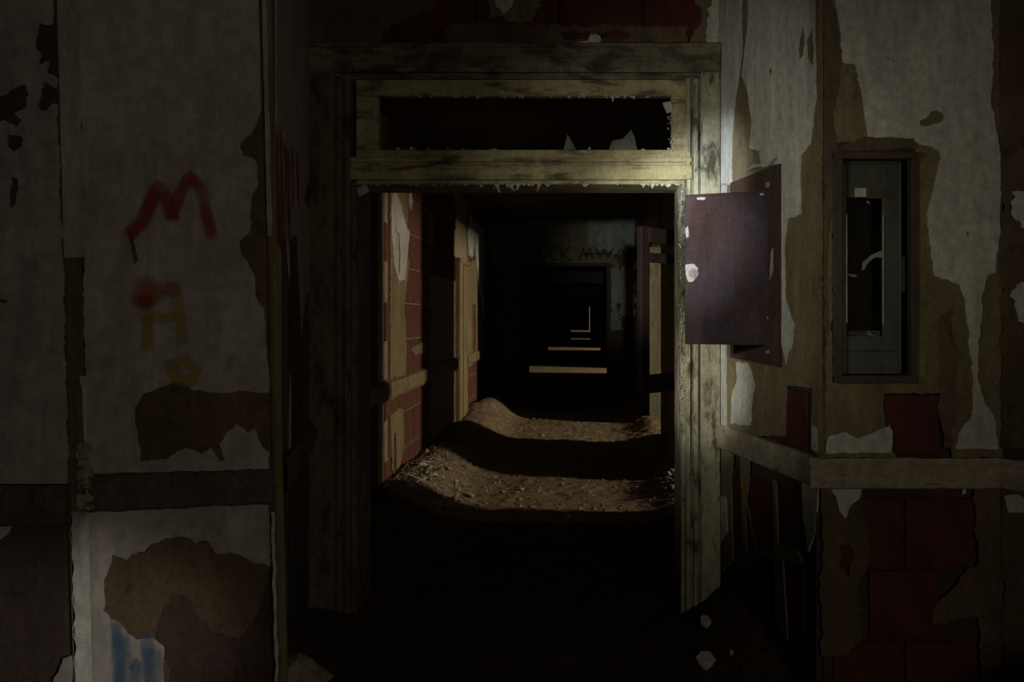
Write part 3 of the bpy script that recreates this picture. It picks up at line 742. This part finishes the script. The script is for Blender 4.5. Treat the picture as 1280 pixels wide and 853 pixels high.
# cross wall trim and thin lit edge on the left beyond
boxobj('head_casing', [(-1.06, .52, 13.47, 13.53, 2.38, 2.44)], 'dark_wood', wx)
boxobj('side_casing', [(.45, .52, 13.47, 13.53, 0, 2.38)], 'dark_wood', wx)
# further cross walls narrow the view
for yq, xa, xb in ((20.8, -1.33, .70), (33.0, -1.32, .84), (49.0, -.56, .62), (70.0, -1.2, .9)):
    boxobj('wall_cross', [(XL, xa, yq, yq+.2, 0, CEIL), (xb, XR, yq, yq+.2, 0, CEIL), (xa, xb, yq, yq+.2, 2.4, CEIL)], 'dark', None, 'structure')
boxobj('wall_corridor_stop', [(-1.9, 1.2, 91.8, 92, 0, CEIL)], 'dark', None, 'structure')

# ================================================================ THINGS
# ---- open steel panel box on the splayed wall
bx = empty('electrical_box', R1.w(.4, 1.34, 0), 'open maroon steel electrical box with hinged door on the peeling wall beside the doorway', 'electrical box')
def R1uz(px, py): return tuple(R1.uz(px, py))
slabP = slab('mounting_plate', R1, [(918, 229), (980, 205), (980, 459), (918, 447)], [[(935, 262), (962, 254), (962, 420), (935, 415)]], .008, .022, 'metal_dark', straight=True); child(slabP, bx)
u0 = R1.uz(925, 300).x; u1 = R1.uz(968, 300).x
bm = bmesh.new()
zt, zb = 2.12, 1.39
def rb(ua, ub, za, zb_, oa, ob):
    v = [bm.verts.new(R1.w(u, z, o)) for u in (ua, ub) for z in (za, zb_) for o in (oa, ob)]
    for f_ in ((0, 1, 3, 2), (4, 6, 7, 5), (0, 4, 5, 1), (2, 3, 7, 6), (0, 2, 6, 4), (1, 5, 7, 3)): bm.faces.new([v[i] for i in f_])
rb(u0-.01, u1+.01, zb-.02, zt+.02, -.13, -.12); rb(u0-.012, u0-.002, zb, zt, -.12, .01); rb(u1+.002, u1+.012, zb, zt, -.12, .01)
rb(u0, u1, zt+.005, zt+.015, -.12, .01); rb(u0, u1, zb-.015, zb-.005, -.12, .01)
child(from_bm('box_shell', bm, 'metal_dark'), bx)
H = PW(967, 395, 3.43); E = PW(856, 395, 3.56)
dd = Vector((E.x-H.x, E.y-H.y, 0)); wd = dd.length; dd.normalize(); nn = Vector((-dd.y, dd.x, 0))
if nn.dot(Vector((0, -1, 0))) < 0: nn = -nn
def dw(s, z, o): return Vector((H.x, H.y, 0))+dd*s+nn*o+Vector((0, 0, z))
def dbox(bm, s0, s1, z0, z1, o0, o1):
    v = [bm.verts.new(dw(s, z, o)) for s in (s0, s1) for z in (z0, z1) for o in (o0, o1)]
    for f_ in ((0, 1, 3, 2), (4, 6, 7, 5), (0, 4, 5, 1), (2, 3, 7, 6), (0, 2, 6, 4), (1, 5, 7, 3)): bm.faces.new([v[i] for i in f_])
bm = bmesh.new()
ZB, ZT = 1.424, 2.087
dbox(bm, 0, wd, ZB, ZT, -.002, .0)
dbox(bm, 0, wd, ZT-.002, ZT, -.024, 0); dbox(bm, 0, wd, ZB, ZB+.002, -.024, 0)
dbox(bm, 0, .002, ZB, ZT, -.024, 0); dbox(bm, wd-.002, wd, ZB, ZT, -.024, 0)
door = child(from_bm('box_door', bm, 'metal'), bx)
bm = bmesh.new(); dbox(bm, 0.01, wd-.004, ZB, ZB+.020, .0, .010)
bmesh.ops.bevel(bm, geom=bm.edges[:], offset=.004, segments=2, affect='EDGES'); from_bm('door_lip', bm, 'metal', door)
bm = bmesh.new(); dbox(bm, 0.0, .004, ZB+.02, ZT-.012, .0, .004); dbox(bm, 0.0, wd, ZT-.008, ZT+.001, .0, .005); from_bm('door_edging', bm, 'metal', door)
def cyl(bm, p0, p1, r, seg=12):
    ax = (Vector(p1)-Vector(p0)); q = ax.to_track_quat('Z', 'Y'); rings = []
    for p in (p0, p1): rings.append([bm.verts.new(Vector(p)+q@Vector((math.cos(t)*r, math.sin(t)*r, 0))) for t in [k*math.tau/seg for k in range(seg)]])
    for k in range(seg): bm.faces.new((rings[0][k], rings[0][(k+1) % seg], rings[1][(k+1) % seg], rings[1][k]))
    bm.faces.new(rings[0][::-1]); bm.faces.new(rings[1])
for zz in (1.50, 1.76, 2.01):
    bm = bmesh.new(); cyl(bm, dw(-.008, zz-.04, -.008), dw(-.008, zz+.04, -.008), .007); child(from_bm('hinge', bm, 'metal_dark'), bx)
M['latch'] = surf('bare_latch_metal', (.42, .38, .38), (.34, .30, .31), (.2, .15, .16), 12, rough=.5, bd=.001)
bm = bmesh.new(); sL = wd-.040
M['latch_ring'] = surf('dull_latch_ring', (.26, .21, .23), (.2, .16, .17), (.1, .07, .08), 12, rough=.5, bd=.001)
cyl(bm, dw(sL, 1.738, 0), dw(sL, 1.738, .006), .022, 20); cyl(bm, dw(sL, 1.738, .006), dw(sL, 1.738, .012), .013, 16)
from_bm('latch', bm, 'latch_ring', door)
DP = Plane((H.x, H.y), (E.x, E.y))
chips = [[(857, 331), (868, 330), (873, 336), (870, 348), (866, 352), (861, 353), (858, 346)], [(857, 286), (860, 283), (861, 296), (858, 298)], [(959, 396), (963, 396), (962, 418), (960, 420), (960, 405)],
         [(871, 247.6), (882, 247), (881, 249.6), (872, 250)], [(950, 242.2), (955, 242), (954, 244), (950, 244.2)], [(960, 478-130), (963, 350), (962, 353), (960, 352)]]
for c in chips:
    o = slab('paint_chip', DP, c, [], 0, .0035, 'latch', door, amp=.003, step=.006)
for pts in ([(964, 229), (968, 228), (968, 234), (965, 235)], [(965, 438), (968, 438), (968, 442), (965, 442)], [(971, 315), (973, 310), (972.5, 325), (973, 340), (971, 346), (969, 350), (970, 335)]):
    o = slab('paint_chip', R1, pts, [], .022, .028, 'rubble', amp=.003, step=.006); child(o, bx)

# ---- glazed cabinet in the facing wall
gc = empty('wall_cabinet', (X(1091, 3.05), 3.05, Z(478, 3.05)), 'green steel wall cabinet with narrow glass pane and white sticker set in the plaster', 'wall cabinet')
def cx(p): return (p-725)*3.05/1000
def cz(p): return 1.55-(p-395)*3.05/1000
def cb(name, dims, mat, bev=.002):
    bm = bmesh.new()
    for d in dims: box(bm, *d)
    if bev: bmesh.ops.bevel(bm, geom=bm.edges[:], offset=bev, segments=1, affect='EDGES')
    return child(from_bm(name, bm, mat), gc)
cb('cabinet_frame', [(cx(1040), cx(1051), 3.025, 3.14, cz(478), cz(192)), (cx(1137), cx(1144), 3.03, 3.14, cz(478), cz(192)),
    (cx(1040), cx(1144), 3.02, 3.14, cz(200), cz(192)), (cx(1040), cx(1144), 3.02, 3.14, cz(478), cz(469))], 'green_brown')
cb('cabinet_back', [(cx(1040), cx(1144), 3.19, 3.20, cz(478), cz(192))], 'dark_wood', 0)
cb('cabinet_door', [(cx(1052), cx(1059), 3.055, 3.075, cz(468), cz(201)), (cx(1104), cx(1127), 3.055, 3.075, cz(468), cz(201)),
    (cx(1059), cx(1104), 3.055, 3.075, cz(247), cz(201)), (cx(1059), cx(1104), 3.055, 3.075, cz(468), cz(420))], 'green')
cb('door_rim', [(cx(1051.5), cx(1053.5), 3.045, 3.06, cz(466), cz(203)), (cx(1053), cx(1127), 3.045, 3.06, cz(205), cz(203)), (cx(1056), cx(1122), 3.05, 3.056, cz(440), cz(438)), (cx(1124), cx(1127), 3.048, 3.056, cz(466), cz(203))], 'green')
cb('glazing_bead', [(cx(1058), cx(1059), 3.050, 3.058, cz(404), cz(268))], 'chrome', 0)
cb('glazing_bead', [(cx(1103.6), cx(1104.6), 3.050, 3.058, cz(404), cz(268))], 'chrome', 0)
cb('glass_pane', [(cx(1059), cx(1104), 3.064, 3.068, cz(420), cz(247))], 'pane', 0)
M['sticker'] = surf('paper_sticker', (.36, .36, .33), (.32, .32, .29), (.25, .25, .2), 9, bd=.0005)
cb('sticker', [(cx(1069), cx(1083), 3.0535, 3.0548, cz(246), cz(235))], 'sticker', 0)
cb('notice_strip', [(cx(1083), cx(1117), 3.052, 3.0545, cz(248), cz(236))], 'green_brown', 0)
GP = Plane((cx(1059), 3.063), (cx(1104), 3.063))
for pts in ([(1077, 338), (1078, 328), (1090, 318), (1103, 313), (1103, 322), (1094, 322), (1084, 330), (1080, 338)], [(1060, 342), (1066, 343), (1072, 344), (1068, 347), (1061, 345)], [(1082, 253), (1085, 251), (1088, 256), (1084, 254)],
            [(1084, 412), (1090, 418), (1098, 420), (1094, 424), (1084, 418)]):
    o = slab('torn_film', GP, pts, [], 0, .002, 'far_grey', amp=.002, step=.006); child(o, gc)
cb('bottom_dust', [(cx(1060), cx(1103), 3.075, 3.12, cz(422), cz(414))], 'rubble')
cb('inner_plate', [(cx(1130), cx(1136), 3.08, 3.09, cz(365), cz(320))], 'green')

# ---- casement frame hanging open in the corridor
cf = empty('casement_frame', (XR, 6.24, 1.0), 'dark empty wooden casement frame swung open into the corridor beyond the doorway', 'window frame')
A0 = Vector((.975, 6.24, 0)); B0 = Vector((.414, 5.60, 0)); ld = (B0-A0); LL = ld.length; ld.normalize(); ln = Vector((-ld.y, ld.x, 0))
def lbox(name, s0, s1, z0, z1, th=.022, mat='dark_wood'):
    bm = bmesh.new()
    v = [bm.verts.new(A0+ld*s+ln*o+Vector((0, 0, z))) for s in (s0, s1) for z in (z0, z1) for o in (-th, th)]
    for f_ in ((0, 1, 3, 2), (4, 6, 7, 5), (0, 4, 5, 1), (2, 3, 7, 6), (0, 2, 6, 4), (1, 5, 7, 3)): bm.faces.new([v[i] for i in f_])
    bmesh.ops.bevel(bm, geom=bm.edges[:], offset=.004, segments=1, affect='EDGES')
    return child(from_bm(name, bm, mat), cf)
lbox('stile', 0, .08, 1.00, 2.18); lbox('stile', LL-.09, LL, 1.00, 2.18); lbox('rail', .08, LL-.09, 2.07, 2.18); lbox('rail', .08, LL-.09, 1.00, 1.13)
lbox('muntin', .08, LL-.09, 1.93, 2.00, .012)

# ---- debris
def scatter(n, fn, r0, r1, name, mat):
    bm = bmesh.new()
    for i in range(n):
        x, y = fn(); x = min(max(x, XL+.07), XR-.07) if y > 4.2 else x; chunk(bm, (x, y, fz(x, y)+r0*.3), random.uniform(r0, r1)*random.random()**1.0+r0)
    o = from_bm(name, bm, mat); o['kind'] = 'stuff'; return o
def pick():
    t = random.random()
    if t < .36: return XL+abs(random.gauss(0, .30))+.02, random.uniform(6.2, 8.4)
    if t < .52: return XR-abs(random.gauss(0, .22))-.02, random.uniform(6.3, 7.8)
    if t < .66: return random.uniform(XL+.05, XR-.05), random.uniform(6.1, 7.8)
    if t < .86: return random.uniform(XL+.05, XR-.05), random.uniform(9.6, 12.8)
    return random.uniform(XL+.05, XR-.05), random.uniform(6.3, 7.7)
tag(scatter(1500, pick, .006, .028, 'corridor_rubble', 'rubble'), 'crumbled plaster and dirt littering the corridor floor', 'rubble')
for n_, cx_, cy_, sx_, sy_, lb in ((190, .72, 3.45, .09, .16, 'dark crumbs and dirt banked against the right door jamb'),
        (110, 1.32, 2.62, .10, .10, 'dark crumbs on the dirt bank under the glazed cabinet'), (80, -.86, 2.95, .07, .22, 'dark crumbs on the dirt at the foot of the corner post')):
    def pf():
        while 1:
            x, y = random.gauss(cx_, sx_*.8), random.gauss(cy_, sy_)
            if abs(x-cx_) < 2*sx_-.02 and abs(y-cy_) < 2.2*sy_: return x, y
    tag(scatter(n_, pf, .005, .016, 'dirt_crumbs', 'shade_dirt'), lb, 'rubble')
def lump(name, x, y, r, mat, label, cat, group=None, flat=1.0, rz=0):
    bm = bmesh.new(); rnd = random.Random(int(x*977+y*131)); chunk(bm, (0, 0, 0), r, rnd, flat)
    o = from_bm(name, bm, mat); o.location = (x, y, fz(x, y)+r*.22*flat); return tag(o, label, cat, group)
def flakeobj(px, py, d, w, h, label, group=None, tilt=.7, rz=0):
    p = PW(px, py, d); bm = bmesh.new(); n = 7; rnd = random.Random(px*7+py); f_ = []; b_ = []
    for k in range(n):
        t = k*math.tau/n; r = rnd.uniform(.7, 1.1)
        q = (math.cos(t)*w*.5*r, math.sin(t)*h*.5*r)
        f_.append(bm.verts.new((q[0], q[1], .003+rnd.uniform(0, .004)))); b_.append(bm.verts.new((q[0], q[1], -.003)))
    bm.faces.new(f_); bm.faces.new(b_[::-1])
    for k in range(n): bm.faces.new((f_[k], f_[(k+1) % n], b_[(k+1) % n], b_[k]))
    o = from_bm('plaster_flake', bm, 'flake'); x, y = p.x, p.y
    o.location = (x, y, fz(x, y)+.035*math.sin(tilt)); o.rotation_euler = (tilt, 0, rz); return tag(o, label, 'plaster flake', group)
flakeobj(882, 787, 3.45, .09, .09, 'largest pale plaster flake on the dirt right of the doorway', rz=.2)
flakeobj(882, 736, 3.75, .055, .075, 'smaller pale plaster flake higher on the dirt by the door jamb', rz=.1)
flakeobj(914, 785, 3.45, .02, .03, 'tiny pale plaster crumb beside the largest flake')
lump('plaster_chunk', -1.00, 2.86, .13, 'rubble', 'dusty beige lump at the foot of the corner post', 'plaster chunk')
lump('plaster_chunk', 1.28, 2.55, .07, 'rubble', 'pale rough lump on the debris bank under the right wall corner', 'plaster chunk')
rnd = random.Random(3)
for i in range(34):
    x = XL+.16+abs(rnd.gauss(0, .22)); y = rnd.uniform(6.3, 7.3)
    lump('plaster_chunk', x, y, rnd.uniform(.03, .065), 'flake' if i % 3 == 0 else 'rubble', 'broken plaster piece on the lit rubble bank along the tiled wall', 'plaster chunk', 'plaster pieces on the lit rubble bank', .6)
for i in range(16):
    x = XR-.06-abs(rnd.gauss(0, .13)); y = rnd.uniform(6.6, 7.7)
    lump('splintered_lath', x, y, rnd.uniform(.03, .06), 'rubble', 'bright broken scrap in the lit heap behind the door jamb', 'rubble piece', 'scraps in the lit heap behind the jamb', .8)
